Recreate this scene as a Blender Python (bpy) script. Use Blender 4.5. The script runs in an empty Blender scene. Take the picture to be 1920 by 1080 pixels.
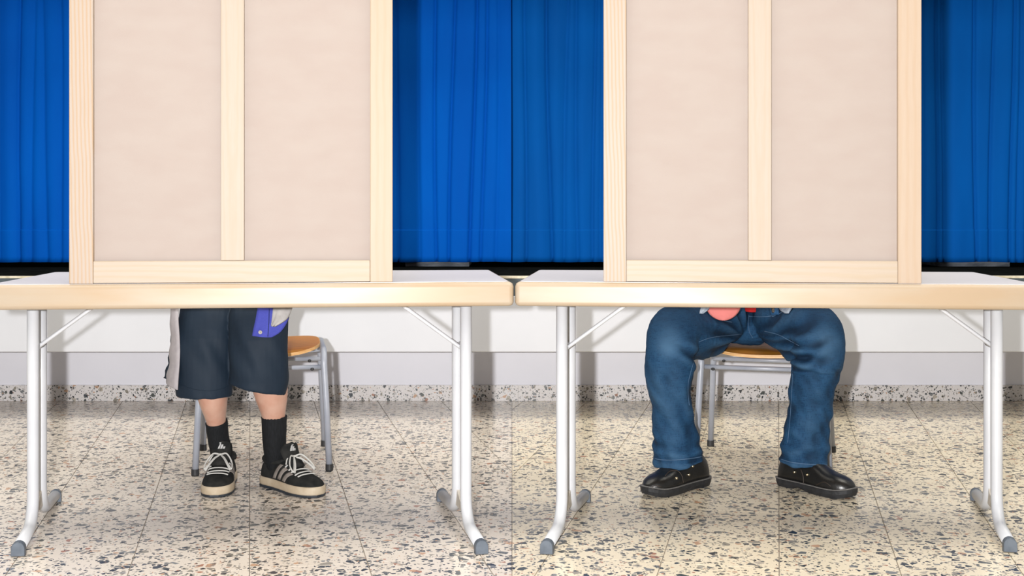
import bpy, bmesh, math, random
from mathutils import Vector, Matrix, noise
from mathutils.bvhtree import BVHTree
R = math.radians
random.seed(7)
scn = bpy.context.scene
COL = scn.collection

# ------------------------------------------------------------------ camera, world, lights, exposure
F = 2326.0          # focal length in pixels of the 1920 wide frame
H = 0.925           # eye height
cd = bpy.data.cameras.new('camera'); cam = bpy.data.objects.new('camera', cd); COL.objects.link(cam)
cam.location = (0, 0, H); cam.rotation_euler = (R(90), 0, 0)
cd.sensor_width = 36.0; cd.lens = 36.0 * F / 1920.0
cd.shift_y = -145.0 / 1920.0
cd.clip_start = 0.05
scn.camera = cam

w = bpy.data.worlds.new('room_light'); scn.world = w; w.use_nodes = True
w.node_tree.nodes['Background'].inputs[0].default_value = (1.0, 0.965, 0.90, 1)
w.node_tree.nodes['Background'].inputs[1].default_value = 0.46

fl = bpy.data.lights.new('flash', 'POINT'); flash = bpy.data.objects.new('flash', fl); COL.objects.link(flash)
flash.location = (-0.157, 0.0, H + 0.03)
fl.energy = 880.0; fl.shadow_soft_size = 0.022; fl.color = (1.0, 0.985, 0.98)
for i, (lx, ly) in enumerate(((-1.6, 2.6), (1.6, 2.6), (-1.6, 4.6), (1.6, 4.6))):
    ld = bpy.data.lights.new('ceiling_lamp', 'AREA'); lo = bpy.data.objects.new('ceiling_lamp', ld); COL.objects.link(lo)
    ld.shape = 'RECTANGLE'; ld.size = 2.6; ld.size_y = 1.2; ld.energy = 60.0; ld.color = (1.0, 0.95, 0.84)
    lo.location = (lx, ly, 3.3)

vs = scn.view_settings
vs.view_transform = 'Standard'; vs.look = 'None'; vs.gamma = 1.0; vs.use_curve_mapping = False
vs.exposure = 0.0

# ------------------------------------------------------------------ helpers
def wx(px, y):                       # world x of a thing that stands at depth y
    return (px - 960.0) * y / F
def wz(row, y):
    return H - (row - 395.0) * y / F
def wp(px, row, y):
    return Vector((wx(px, y), y, wz(row, y)))

def tag(o, label=None, cat=None, group=None, kind=None):
    if label: o['label'] = label
    if cat: o['category'] = cat
    if group: o['group'] = group
    if kind: o['kind'] = kind
    return o
def empty(name, loc=(0, 0, 0), rz=0.0, label=None, cat=None, group=None):
    o = bpy.data.objects.new(name, None); COL.objects.link(o)
    o.location = loc; o.rotation_euler = (0, 0, rz); o.empty_display_size = 0.1
    return tag(o, label, cat, group)
def link(name, me, mat, parent=None, smooth=False, loc=None, rz=0.0):
    o = bpy.data.objects.new(name, me); COL.objects.link(o)
    if mat is not None:
        me.materials.clear(); me.materials.append(mat)
    if parent: o.parent = parent
    if loc is not None: o.location = loc
    if rz: o.rotation_euler = (0, 0, rz)
    if smooth:
        for p in me.polygons: p.use_smooth = True
    return o
def pyd(name, v, f):
    me = bpy.data.meshes.new(name); me.from_pydata([tuple(p) for p in v], [], f); me.update(); return me
class MB:
    def __init__(s): s.v = []; s.f = []
    def add(s, v, f):
        n = len(s.v); s.v += [Vector(p) for p in v]; s.f += [tuple(i + n for i in q) for q in f]; return s
    def box(s, x0, x1, y0, y1, z0, z1):
        v = [(x, y, z) for z in (z0, z1) for y in (y0, y1) for x in (x0, x1)]
        return s.add(v, [(0, 2, 3, 1), (4, 5, 7, 6), (0, 1, 5, 4), (2, 6, 7, 3), (0, 4, 6, 2), (1, 3, 7, 5)])
    def tube(s, pts, ra, rb=None, hint=(1, 0, 0), n=12, cap=True):
        v, f = tube(pts, ra, rb, hint, n, cap); return s.add(v, f)
    def ball(s, c, r, seg=12, rings=8):
        c = Vector(c)
        if isinstance(r, (int, float)): r = (r, r, r)
        v = []; f = []
        for i in range(1, rings):
            a = math.pi * i / rings
            for j in range(seg):
                b = 2 * math.pi * j / seg
                v.append(c + Vector((r[0] * math.sin(a) * math.cos(b), r[1] * math.sin(a) * math.sin(b), r[2] * math.cos(a))))
        top = len(v); v.append(c + Vector((0, 0, r[2]))); bot = len(v); v.append(c - Vector((0, 0, r[2])))
        for i in range(rings - 2):
            for j in range(seg):
                k = (j + 1) % seg
                f.append((i * seg + j, (i + 1) * seg + j, (i + 1) * seg + k, i * seg + k))
        for j in range(seg):
            k = (j + 1) % seg
            f.append((top, j, k)); f.append((bot, (rings - 2) * seg + k, (rings - 2) * seg + j))
        return s.add(v, f)
    def mesh(s, name): return pyd(name, s.v, s.f)
    def build(s, name, mat, parent=None, smooth=False, bevel=0.0, seg=2):
        me = s.mesh(name)
        o = link(name, me, mat, parent, smooth)
        if bevel:
            bm = bmesh.new(); bm.from_mesh(me)
            bmesh.ops.bevel(bm, geom=[e for e in bm.edges], offset=bevel, segments=seg, profile=0.5, affect='EDGES')
            bm.to_mesh(me); bm.free()
        return o
def tube(pts, ra, rb=None, hint=(1, 0, 0), n=12, cap=True):
    pts = [Vector(p) for p in pts]; m = len(pts)
    if isinstance(ra, (int, float)): ra = [ra] * m
    if rb is None: rb = ra
    if isinstance(rb, (int, float)): rb = [rb] * m
    h = Vector(hint); v = []; f = []
    for i, p in enumerate(pts):
        t = (pts[min(i + 1, m - 1)] - pts[max(i - 1, 0)]).normalized()
        s = h - t * h.dot(t)
        if s.length < 0.05: s = Vector((0, 0, 1)) - t * t.z
        s.normalize(); u = t.cross(s)
        for j in range(n):
            a = 2 * math.pi * j / n
            v.append(p + s * (ra[i] * math.cos(a)) + u * (rb[i] * math.sin(a)))
    for i in range(m - 1):
        for j in range(n):
            k = (j + 1) % n
            f.append((i * n + j, i * n + k, (i + 1) * n + k, (i + 1) * n + j))
    if cap:
        f.append(tuple(range(n - 1, -1, -1))); f.append(tuple((m - 1) * n + j for j in range(n)))
    return v, f
def smooth_path(pts, k=6):           # Catmull-Rom through the points (any dimension)
    P = [tuple(p) for p in pts]; out = []
    d = len(P[0])
    for i in range(len(P) - 1):
        p0 = P[max(i - 1, 0)]; p1 = P[i]; p2 = P[i + 1]; p3 = P[min(i + 2, len(P) - 1)]
        for j in range(k):
            t = j / k
            out.append(tuple(0.5 * (2 * p1[q] + (p2[q] - p0[q]) * t + (2 * p0[q] - 5 * p1[q] + 4 * p2[q] - p3[q]) * t * t
                                    + (3 * p1[q] - p0[q] - 3 * p2[q] + p3[q]) * t ** 3) for q in range(d)))
    out.append(P[-1]); return out
def limb(mb, rows, hint=(1, 0, 0), n=20, k=5):    # rows of (x,y,z,ra,rb)
    S = smooth_path(rows, k)
    mb.tube([s[:3] for s in S], [s[3] for s in S], [s[4] for s in S], hint, n)
def remesh(mb, name, voxel, iters=6, fac=0.5):
    me = mb.mesh(name); o = bpy.data.objects.new(name, me); COL.objects.link(o)
    m = o.modifiers.new('r', 'REMESH'); m.mode = 'VOXEL'; m.voxel_size = voxel
    s = o.modifiers.new('s', 'SMOOTH'); s.iterations = iters; s.factor = fac
    dg = bpy.context.evaluated_depsgraph_get(); dg.update()
    out = bpy.data.meshes.new_from_object(o.evaluated_get(dg))
    bpy.data.objects.remove(o); bpy.data.meshes.remove(me)
    out.name = name
    for p in out.polygons: p.use_smooth = True
    return out
def displace(me, fn):
    me.update(); ns = [v.normal.copy() for v in me.vertices]
    for v, n_ in zip(me.vertices, ns):
        v.co += n_ * fn(v.co, n_)
    me.update()
def bvh_of(me):
    return BVHTree.FromPolygons([v.co for v in me.vertices], [tuple(p.vertices) for p in me.polygons])
def snap(bvh, pts, off):             # lay a line on a surface, seen from the front
    out = []
    for p in pts:
        o = Vector((0, 0, H)); d = (Vector(p) - o).normalized()
        loc, nor, i, dist = bvh.ray_cast(o, d)
        if loc is not None: out.append(loc + nor * off)
    return out
def sheet(L, Rr, nu=8, bulge=None, th=0.003):   # cloth between two edge lines, with thickness
    L = [Vector(p) for p in L]; Rr = [Vector(p) for p in Rr]; m = len(L); v = []; f = []
    g = []
    for i in range(m):
        row = []
        for j in range(nu + 1):
            t = j / nu; p = L[i].lerp(Rr[i], t)
            if bulge: p = p + bulge(i / (m - 1), t)
            row.append(p)
        g.append(row)
    nrm = []
    for i in range(m):
        for j in range(nu + 1):
            a = g[min(i + 1, m - 1)][j] - g[max(i - 1, 0)][j]; b = g[i][min(j + 1, nu)] - g[i][max(j - 1, 0)]
            q = a.cross(b)
            nrm.append(q.normalized() if q.length > 1e-9 else Vector((0, -1, 0)))
    flat = [p for r in g for p in r]; N = len(flat); w1 = nu + 1
    v = [p + n_ * th / 2 for p, n_ in zip(flat, nrm)] + [p - n_ * th / 2 for p, n_ in zip(flat, nrm)]
    for i in range(m - 1):
        for j in range(nu):
            a = i * w1 + j; q = (a, a + 1, a + 1 + w1, a + w1)
            f.append(q[::-1]); f.append(tuple(x + N for x in q))
    for i in range(m - 1):
        for j in (0, nu):
            a = i * w1 + j; q = (a, a + w1, a + w1 + N, a + N); f.append(q if j else q[::-1])
    for j in range(nu):
        for i in (0, m - 1):
            a = i * w1 + j; q = (a, a + 1, a + 1 + N, a + N); f.append(q[::-1] if i else q)
    return pyd('sheet', v, f)
def prism(poly, z0, z1):             # poly counter-clockwise (x,y)
    n = len(poly)
    v = [(x, y, z0) for x, y in poly] + [(x, y, z1) for x, y in poly]
    f = [tuple(range(n - 1, -1, -1)), tuple(range(n, 2 * n))] + [(i, (i + 1) % n, n + (i + 1) % n, n + i) for i in range(n)]
    return v, f

# ------------------------------------------------------------------ materials
def lin(r, g, b): return tuple((c / 255 / 12.92 if c / 255 <= 0.04045 else ((c / 255 + 0.055) / 1.055) ** 2.4) for c in (r, g, b)) + (1,)
def mat(name, col, rough=0.5, metal=0.0, spec=0.5):
    m = bpy.data.materials.new(name); m.use_nodes = True
    b = m.node_tree.nodes['Principled BSDF']
    b.inputs['Base Color'].default_value = col if len(col) == 4 else tuple(col) + (1,)
    b.inputs['Roughness'].default_value = rough; b.inputs['Metallic'].default_value = metal
    b.inputs['Specular IOR Level'].default_value = spec
    return m
def nodes(m): return m.node_tree.nodes, m.node_tree.links, m.node_tree.nodes['Principled BSDF']
def coords(m, scale=(1, 1, 1), kind='Object'):
    N, L, B = nodes(m)
    t = N.new('ShaderNodeTexCoord'); mp = N.new('ShaderNodeMapping'); mp.inputs['Scale'].default_value = scale
    L.new(t.outputs[kind], mp.inputs['Vector']); return mp.outputs['Vector']
def ramp(m, fac, stops, const=False):
    N, L, B = nodes(m); r = N.new('ShaderNodeValToRGB'); e = r.color_ramp
    if const: e.interpolation = 'CONSTANT'
    while len(e.elements) < len(stops): e.elements.new(0.5)
    for el, (p, c) in zip(e.elements, stops): el.position = p; el.color = c if len(c) == 4 else tuple(c) + (1,)
    L.new(fac, r.inputs['Fac']); return r.outputs['Color']
def noise_tex(m, vec, scale, detail=3, rough=0.5, dist=0.0):
    N, L, B = nodes(m); n = N.new('ShaderNodeTexNoise'); n.inputs['Scale'].default_value = scale
    n.inputs['Detail'].default_value = detail; n.inputs['Roughness'].default_value = rough; n.inputs['Distortion'].default_value = dist
    L.new(vec, n.inputs['Vector']); return n.outputs['Fac']
def bump(m, h, strength=0.2, dist=0.01):
    N, L, B = nodes(m); b = N.new('ShaderNodeBump'); b.inputs['Strength'].default_value = strength; b.inputs['Distance'].default_value = dist
    L.new(h, b.inputs['Height']); L.new(b.outputs['Normal'], B.inputs['Normal'])
def mixc(m, fac, a, b, mode='MIX'):
    N, L, B = nodes(m); x = N.new('ShaderNodeMix'); x.data_type = 'RGBA'; x.blend_type = mode
    for val, s in ((fac, x.inputs[0]), (a, x.inputs[6]), (b, x.inputs[7])):
        if hasattr(val, 'is_linked') or hasattr(val, 'links'): L.new(val, s)
        else: s.default_value = val
    return x.outputs[2]
def noisy(name, c1, c2, scale, rough=0.6, sc=(1, 1, 1), detail=3, b=0.0, bscale=None, spec=0.5, lo=0.35, hi=0.65):
    m = mat(name, c1, rough, spec=spec); N, L, B = nodes(m); v = coords(m, sc)
    n = noise_tex(m, v, scale, detail)
    L.new(ramp(m, n, [(lo, c1), (hi, c2)]), B.inputs['Base Color'])
    if b: bump(m, n if bscale is None else noise_tex(m, v, bscale, 2), b, 0.004)
    return m
def wood(name, c1, c2, axis, period=0.009, rough=0.5, contrast=1.0, tilt=3.0, off=0.02):
    """plank sawn at a slight angle through year rings, so the grain runs in long arches"""
    m = mat(name, c1, rough, spec=0.35); N, L, B = nodes(m)
    t = N.new('ShaderNodeTexCoord'); mp = N.new('ShaderNodeMapping')
    if axis == 0: mp.inputs['Rotation'].default_value = (0, R(90), 0)
    if axis == 1: mp.inputs['Rotation'].default_value = (R(90), 0, 0)
    L.new(t.outputs['Object'], mp.inputs['Vector'])
    mp2 = N.new('ShaderNodeMapping'); mp2.inputs['Rotation'].default_value = (R(tilt), R(tilt * 0.3), 0); mp2.inputs['Location'].default_value = (0.0, off, 0)
    L.new(mp.outputs['Vector'], mp2.inputs['Vector'])
    v = mp2.outputs['Vector']
    st = N.new('ShaderNodeMapping'); st.inputs['Scale'].default_value = (1, 1, 0.06); L.new(mp.outputs['Vector'], st.inputs['Vector'])
    n0 = noise_tex(m, st.outputs['Vector'], 7.0, 2, 0.5)
    wv = N.new('ShaderNodeTexWave'); wv.wave_type = 'RINGS'; wv.rings_direction = 'Z'
    wv.inputs['Scale'].default_value = 0.314 / period; wv.inputs['Distortion'].default_value = 2.2
    wv.inputs['Detail'].default_value = 2.0; wv.inputs['Detail Scale'].default_value = 0.3
    L.new(v, wv.inputs['Vector'])
    fine = noise_tex(m, st.outputs['Vector'], 160, 3, 0.6)
    base = ramp(m, wv.outputs['Fac'], [(0.35, c1), (0.95, tuple(a_ * (1 - contrast) + b_ * contrast for a_, b_ in zip(c1, c2)))])
    tint = ramp(m, n0, [(0.3, (1, 1, 1, 1)), (0.75, (0.985, 0.95, 0.90, 1))])
    c = mixc(m, 1.0, base, tint, 'MULTIPLY')
    fi = ramp(m, fine, [(0.3, (0.97, 0.955, 0.935, 1)), (0.6, (1, 1, 1, 1))])
    L.new(mixc(m, 1.0, c, fi, 'MULTIPLY'), B.inputs['Base Color'])
    return m
def terrazzo(name, base1, base2, scale, rough, density=0.5, gain=1.0):
    m = mat(name, base1, rough, spec=0.5); N, L, B = nodes(m)
    g = N.new('ShaderNodeNewGeometry'); mp = N.new('ShaderNodeMapping'); L.new(g.outputs['Position'], mp.inputs['Vector'])
    nz = N.new('ShaderNodeTexNoise'); nz.inputs['Scale'].default_value = scale * 1.1; nz.inputs['Detail'].default_value = 2
    L.new(mp.outputs['Vector'], nz.inputs['Vector'])
    off = N.new('ShaderNodeVectorMath'); off.operation = 'MULTIPLY_ADD'
    off.inputs[1].default_value = (0.35 / scale,) * 3
    L.new(nz.outputs['Color'], off.inputs[0]); L.new(mp.outputs['Vector'], off.inputs[2])
    base = ramp(m, noise_tex(m, mp.outputs['Vector'], 3.0, 4), [(0.35, base1), (0.65, base2)])
    fine = ramp(m, noise_tex(m, mp.outputs['Vector'], 420, 2), [(0.35, (0.86, 0.84, 0.8, 1)), (0.6, (1, 1, 1, 1))])
    col = mixc(m, 1.0, base, fine, 'MULTIPLY')
    chips = [(0.0, lin(40, 45, 50)), (0.14, lin(96, 98, 98)), (0.28, lin(58, 64, 70)), (0.40, lin(140, 134, 124)), (0.52, lin(120, 122, 124)),
             (0.62, lin(74, 78, 76)), (0.72, lin(172, 164, 152)), (0.82, lin(46, 50, 54)), (0.90, lin(186, 150, 122)), (0.96, lin(160, 116, 96))]
    chips = [(p, tuple(x * gain for x in c[:3]) + (1,)) for p, c in chips]
    for k, (s, thr, keep) in enumerate(((scale, 0.13, 0.36 * density), (scale * 1.8, 0.14, 0.45 * density), (scale * 3.2, 0.16, 0.34 * density))):
        sh = N.new('ShaderNodeVectorMath'); sh.operation = 'ADD'; sh.inputs[1].default_value = (k * 3.17, k * 1.73, k * 0.4)
        L.new(off.outputs['Vector'], sh.inputs[0])
        e = N.new('ShaderNodeTexVoronoi'); e.feature = 'DISTANCE_TO_EDGE'; e.inputs['Scale'].default_value = s
        c = N.new('ShaderNodeTexVoronoi'); c.feature = 'F1'; c.inputs['Scale'].default_value = s
        L.new(sh.outputs['Vector'], e.inputs['Vector']); L.new(sh.outputs['Vector'], c.inputs['Vector'])
        sep = N.new('ShaderNodeSeparateColor'); L.new(c.outputs['Color'], sep.inputs['Color'])
        pick = N.new('ShaderNodeMath'); pick.operation = 'LESS_THAN'; pick.inputs[1].default_value = keep; L.new(sep.outputs[0], pick.inputs[0])
        ins = N.new('ShaderNodeMapRange'); ins.inputs['From Min'].default_value = thr - 0.015; ins.inputs['From Max'].default_value = thr + 0.015
        L.new(e.outputs['Distance'], ins.inputs['Value'])
        mul = N.new('ShaderNodeMath'); mul.operation = 'MULTIPLY'; L.new(pick.outputs[0], mul.inputs[0]); L.new(ins.outputs[0], mul.inputs[1])
        cc = ramp(m, sep.outputs[1], chips, True)
        col = mixc(m, mul.outputs[0], col, cc)
    L.new(col, B.inputs['Base Color'])
    return m

M = {}
M['floor_l'] = terrazzo('terrazzo_floor', lin(223, 214, 204), lin(215, 205, 194), 37, 0.22, 0.78)
M['floor_r'] = terrazzo('terrazzo_floor_warm', lin(230, 219, 198), lin(222, 210, 187), 37, 0.22, 0.78)
M['grout'] = noisy('grout', lin(158, 150, 140), lin(146, 138, 128), 60, 0.8)
M['plinth'] = terrazzo('terrazzo_plinth', lin(226, 223, 224), lin(220, 216, 216), 55, 0.35, 0.6)
M['wall'] = noisy('white_wall_paint', lin(188, 190, 196), lin(185, 187, 193), 4, 0.6, b=0.03, bscale=180)
M['wall2'] = noisy('white_wall_paint_lower', lin(230, 230, 238), lin(227, 227, 235), 4, 0.6, b=0.03, bscale=180)
M['black'] = noisy('black_stage_paint', (0.005, 0.006, 0.0055, 1), (0.009, 0.010, 0.0095, 1), 20, 0.95, spec=0.0)
M['fascia'] = noisy('grey_fascia', lin(78, 88, 94), lin(66, 76, 82), 12, 0.6)
M['cream'] = noisy('cream_strip', lin(205, 198, 178), lin(180, 172, 148), 40, 0.6)
M['greybox'] = noisy('grey_block', lin(112, 118, 126), lin(74, 80, 88), 14, 0.7, sc=(1, 1, 3))
M['pine'] = wood('pine_stile', lin(148, 138, 130), lin(148, 129, 109), 2, 0.010, 0.55, 1.0, 5.0, 0.03)
M['pine3'] = wood('pine_orange', lin(152, 137, 122), lin(150, 132, 114), 2, 0.02, 0.55, 0.7, 1.0, 0.05)
M['pine2'] = wood('pine_pale', lin(149, 138, 127), lin(147, 133, 118), 2, 0.008, 0.55, 0.5, 0.6, 0.03)
M['pine_h'] = wood('pine_rail', lin(152, 141, 129), lin(150, 136, 118), 0, 0.012, 0.55, 0.6, 1.5, 0.03)
M['mdf'] = noisy('mdf_panel', lin(142, 132, 126), lin(140, 129, 123), 9, 0.7, sc=(1, 1, 2.2), detail=6, b=0.04, bscale=260, spec=0.2)
M['beech'] = noisy('beech_edge', lin(150, 138, 122), lin(149, 130, 107), 3.0, 0.4, sc=(1, 4, 6), detail=4, spec=0.5)
M['laminate'] = noisy('grey_laminate', lin(195, 192, 193), lin(190, 187, 188), 90, 0.35)
M['whitetube'] = noisy('white_lacquered_tube', lin(182, 184, 188), lin(176, 178, 183), 10, 0.3)
M['scuff'] = noisy('scuffed_foot_tube', lin(198, 192, 182), lin(168, 160, 146), 30, 0.45)
M['cap'] = noisy('grey_plastic_cap', lin(84, 92, 102), lin(70, 78, 88), 40, 0.45)
M['chair'] = noisy('grey_steel_tube', lin(150, 154, 164), lin(140, 145, 156), 14, 0.35)
M['rubber'] = noisy('black_rubber', (0.012, 0.013, 0.015, 1), (0.02, 0.02, 0.022, 1), 60, 0.6)
M['ply'] = wood('plywood_seat', lin(188, 126, 48), lin(160, 98, 28), 0, 0.03, 0.3, 0.6, 4.0, 0.2)
M['plyedge'] = noisy('plywood_edge', lin(206, 168, 118), lin(184, 138, 84), 80, 0.5, sc=(0.2, 0.2, 3))

# ------------------------------------------------------------------ setting
YP = 5.45      # front of the stage
YW = 6.04      # wall under the stage overhang
ZS = 0.637     # stage floor
def struct(name, mb, m, parent=None, **k):
    o = mb.build(name, m, parent, **k); o['kind'] = 'structure'; return o
floor = struct('floor', MB().box(-4.2, 4.2, -1.5, YW + 0.02, -0.08, -0.004), M['grout'])
tag(floor, 'cream terrazzo tiled floor with dark stone chips')
def clip(poly, a, b, c):             # keep a*x+b*y<=c
    out = []
    for i, p in enumerate(poly):
        q = poly[(i + 1) % len(poly)]
        dp = a * p[0] + b * p[1] - c; dq = a * q[0] + b * q[1] - c
        if dp <= 0: out.append(p)
        if dp * dq < 0:
            t = dp / (dp - dq); out.append((p[0] + (q[0] - p[0]) * t, p[1] + (q[1] - p[1]) * t))
    return out
T = 0.303
tiles = []
for side, ang, x0, y0 in ((-1, 11.9, wx(468, 3.2), 3.2), (1, -12.1, wx(1461, 3.2), 3.2)):
    u = Vector((math.cos(R(ang)), math.sin(R(ang)))); vv = Vector((-math.sin(R(ang)), math.cos(R(ang))))
    for i in range(-16, 16):
        for j in range(-16, 16):
            g1, g2 = 0.0013, 0.0006
            c = [Vector((x0, y0)) + u * (T * i + a) + vv * (T * j + b) for a, b in ((g1, g2), (T - g1, g2), (T - g1, T - g2), (g1, T - g2))]
            p = [(q.x, q.y) for q in c]
            p = clip(p, -side, 0, -0.0008); 
            if len(p) > 2: p = clip(p, 0, 1, YW)
            if len(p) > 2: p = clip(p, side, 0, 3.3)
            if len(p) > 2: p = clip(p, 0, -1, -0.4)
            if len(p) < 3: continue
            ar = abs(sum(p[k][0] * p[(k + 1) % len(p)][1] - p[(k + 1) % len(p)][0] * p[k][1] for k in range(len(p)))) / 2
            if ar < 1e-4: continue
            cx = sum(q[0] for q in p) / len(p); cy = sum(q[1] for q in p) / len(p)
            tiles.append((p, side, ar, cx, cy))
def seen(t):
    p, s, ar, cx, cy = t
    return cy > 2.9 and abs(cx) < cy * 0.46 + 0.2
tiles.sort(key=lambda t: (-seen(t), -t[2] / t[4] ** 3))
rest = {-1: MB(), 1: MB()}
for k, (p, s, ar, cx, cy) in enumerate(tiles):
    if k < 290 and cy > 2.75:
        v, f = prism([(x - cx, y - cy) for x, y in p], -0.006, 0.0)
        link('tile', pyd('tile', v, f), M['floor_l' if s < 0 else 'floor_r'], floor, loc=(cx, cy, 0))
    else:
        rest[s].add(*prism(p, -0.006, 0.0))
for s in (-1, 1):
    o = rest[s].build('tile_field', M['floor_l' if s < 0 else 'floor_r'], floor); o['kind'] = 'stuff'

struct('wall_back', MB().box(-4.2, 4.2, YW, YW + 0.1, 0.0, 0.33), M['wall2'])
bb = struct('baseboard_back', MB().box(-4.2, 4.2, YW - 0.002, YW + 0.01, 0.0, 0.072), M['grout'])
bt = MB().box(-0.2995, 0.2995, -0.006, 0.006, 0.0, 0.076).mesh('baseboard_tile')
bt.materials.append(M['plinth'])
for i in range(14):
    o = link('baseboard_tile', bt, None, bb, loc=(-3.87 + 0.6 * i, YW - 0.007, 0.0005))
# stage: white front panel, grey fascia under the edge, black boards
struct('wall_stage_front', MB().box(-4.2, 4.2, YP, YP + 0.05, 0.304, 0.55), M['wall'], bevel=0.003)
struct('wall_stage_soffit', MB().box(-4.2, 4.2, YP + 0.05, YW + 0.1, 0.304, 0.33), M['wall'])
struct('trim_1', MB().box(-4.2, 4.2, YP + 0.004, YP + 0.05, 0.55, 0.628), M['fascia'])
struct('floor_stage', MB().box(-4.2, 4.2, YP + 0.03, 9.0, 0.60, ZS), M['black'])
st = MB()
x = -4.2
while x < 4.2:
    d = random.uniform(0.08, 0.3); st.box(x, min(x + d, 4.2), YP + 0.001, YP + 0.03, ZS - 0.009 + random.uniform(-0.001, 0.001), ZS + random.uniform(-0.0005, 0.0015)); x += d
struct('trim_2', st, M['cream'])
struct('added_shade_header', MB().box(-4.2, 4.2, YP, YP + 0.12, 2.25, 3.5), M['wall'])  # unseen header, added to keep room and lamp light off the curtain
struct('added_shade_ceiling', MB().box(-4.2, 4.2, YP + 0.12, 9.0, 3.3, 3.4), M['black'])  # unseen black slab over the stage, added with the header to darken the curtain
struct('wall_stage_back', MB().box(-4.2, 4.2, 8.6, 8.7, ZS, 4.0), M['black'])

# ------------------------------------------------------------------ curtains
def fabric_blue(name, c1, c2):
    m = mat(name, c1, 0.75, spec=0.04); N, L, B = nodes(m)
    v = coords(m, (1, 1, 0.25)); n = noise_tex(m, v, 6, 3)
    L.new(ramp(m, n, [(0.3, c1), (0.7, c2)]), B.inputs['Base Color'])
    bump(m, noise_tex(m, coords(m, (1, 1, 1)), 700, 2), 0.12, 0.002)
    return m
M['curtain_l'] = fabric_blue('blue_curtain_cloth', lin(0, 84, 178), lin(1, 77, 170))
M['curtain_r'] = fabric_blue('blue_curtain_cloth_softer', lin(2, 82, 162), lin(4, 77, 154))
YC = 6.31
def curtain(name, x0, x1, creases, mt, label, seed):
    rnd = random.Random(seed)
    cr = sorted(creases)                        # (x at hem, depth, lean in x per metre)
    n = int((x1 - x0) / 0.006); zs = [0.0, 0.03, 0.08, 0.15, 0.165, 0.18] + [0.2 + 0.08 * k for k in range(1, 24)]
    z0 = wz(491.5, YC)
    def prof(x, zr):
        xs = [c[0] + c[2] * zr + 0.006 * math.sin(3.1 * zr + c[0] * 9) for c in cr]
        i = 0
        while i < len(xs) and xs[i] < x: i += 1
        if i == 0 or i >= len(xs): return 0.0
        a, b = xs[i - 1], xs[i]; t = (x - a) / max(b - a, 1e-4)
        wdt = min(b - a, 0.30)
        amp = 0.11 * wdt * (1.0 - 0.12 * zr)
        y = -amp * math.sin(math.pi * t)
        y += 0.03 * wdt * math.sin(2 * math.pi * t + cr[i][0] * 7)
        for q in (i - 1, i):
            y += cr[q][1] * math.exp(-((x - xs[q]) / 0.007) ** 2)
        return y
    def pt(x, zr, off=0.0):
        y = YC + prof(x, zr) + 0.004 * noise.noise(Vector((x * 14, zr * 5, seed)))
        hemz = 0.008 * noise.noise(Vector((x * 4.0, 0, seed))) * max(0, 1 - zr / 0.2)
        return Vector((x, y + off, z0 + zr + hemz))
    root = empty(name, ((x0 + x1) / 2, YC, z0), 0, label, 'curtain', 'stage curtain panels')
    def strip(zlist, off, nm):
        v = []; f = []
        for sgn in (0, 1):
            for zr in zlist:
                for k in range(n + 1):
                    v.append(pt(x0 + (x1 - x0) * k / n, zr, off + sgn * 0.003) - root.location)
        m_ = len(zlist); w1 = n + 1; N = m_ * w1
        for i in range(m_ - 1):
            for k in range(n):
                a = i * w1 + k; f.append((a, a + 1, a + 1 + w1, a + w1)); f.append((a + N + w1, a + 1 + w1 + N, a + 1 + N, a + N))
        for k in range(n):
            f.append((k + N, k + 1 + N, k + 1, k)); a = (m_ - 1) * w1 + k; f.append((a, a + 1, a + 1 + N, a + N))
        for i in range(m_ - 1):
            a = i * w1; f.append((a, a + w1, a + w1 + N, a + N)); a += n; f.append((a + N, a + w1 + N, a + w1, a))
        return link(nm, pyd(nm, v, f), mt, root, smooth=True)
    strip([z for z in zs if z >= 0.15], 0.0, 'curtain_cloth')
    strip([0.0, 0.03, 0.08, 0.14, 0.158, 0.166], -0.0035, 'hem_band')
    return root
def cpos(px): return wx(px, YC)
rc = random.Random(3)
def fill(a, b):
    out = []; x = a
    while x < b - 0.05:
        out.append((x, rc.uniform(0.006, 0.014), rc.uniform(-0.02, 0.02))); x += rc.uniform(0.12, 0.3)
    return out
left = fill(-3.35, cpos(-10)) + [(cpos(p), d, l) for p, d, l in ((-2, .003, 0), (36, .010, .002), (60, .002, .01), (92, .003, -.03), (118, .005, -.01), (137, .004, 0))] \
    + fill(cpos(165), cpos(700)) + [(cpos(p), d, l) for p, d, l in ((746, .012, 0), (786, .005, 0), (818, .016, -.005), (842, .016, .02), (882, .018, .022), (903, .014, .02), (930, .004, .01), (964, .012, 0))]
right = [(cpos(p), d, l) for p, d, l in ((956, .012, 0), (985, .009, 0), (1034, .014, -.018), (1056, .004, .02), (1084, .006, -.01), (1112, .009, .008), (1128, .006, 0))] \
    + fill(cpos(1160), cpos(1690)) + [(cpos(p), d, l) for p, d, l in ((1730, .006, 0), (1757, .018, 0), (1768, .012, 0), (1829, .018, -.005), (1855, .016, .018), (1894, .016, .014), (1908, .01, .01), (1925, .008, 0))] + fill(cpos(1945), 3.35)
curtain('stage_curtain', -3.3, -0.002, left, M['curtain_l'], 'blue pleated stage curtain behind the screen of the table with the sneakers', 2)
curtain('stage_curtain', 0.001, 3.3, right, M['curtain_r'], 'blue pleated stage curtain behind the screen of the table with the black boots', 5)
for a, b, lab in ((760, 880, 'grey block under the curtain hem right of the screen above the sneakers'), (1762, 1894, 'grey block under the curtain hem at the far right edge')):
    y = YC + 0.06
    o = MB().box(wx(a, y), wx(b, y), y, y + 0.35, ZS, ZS + 0.12).build('grey_block', M['greybox'], None, bevel=0.004)
    tag(o, lab, 'block', 'grey blocks under the curtain')

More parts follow.
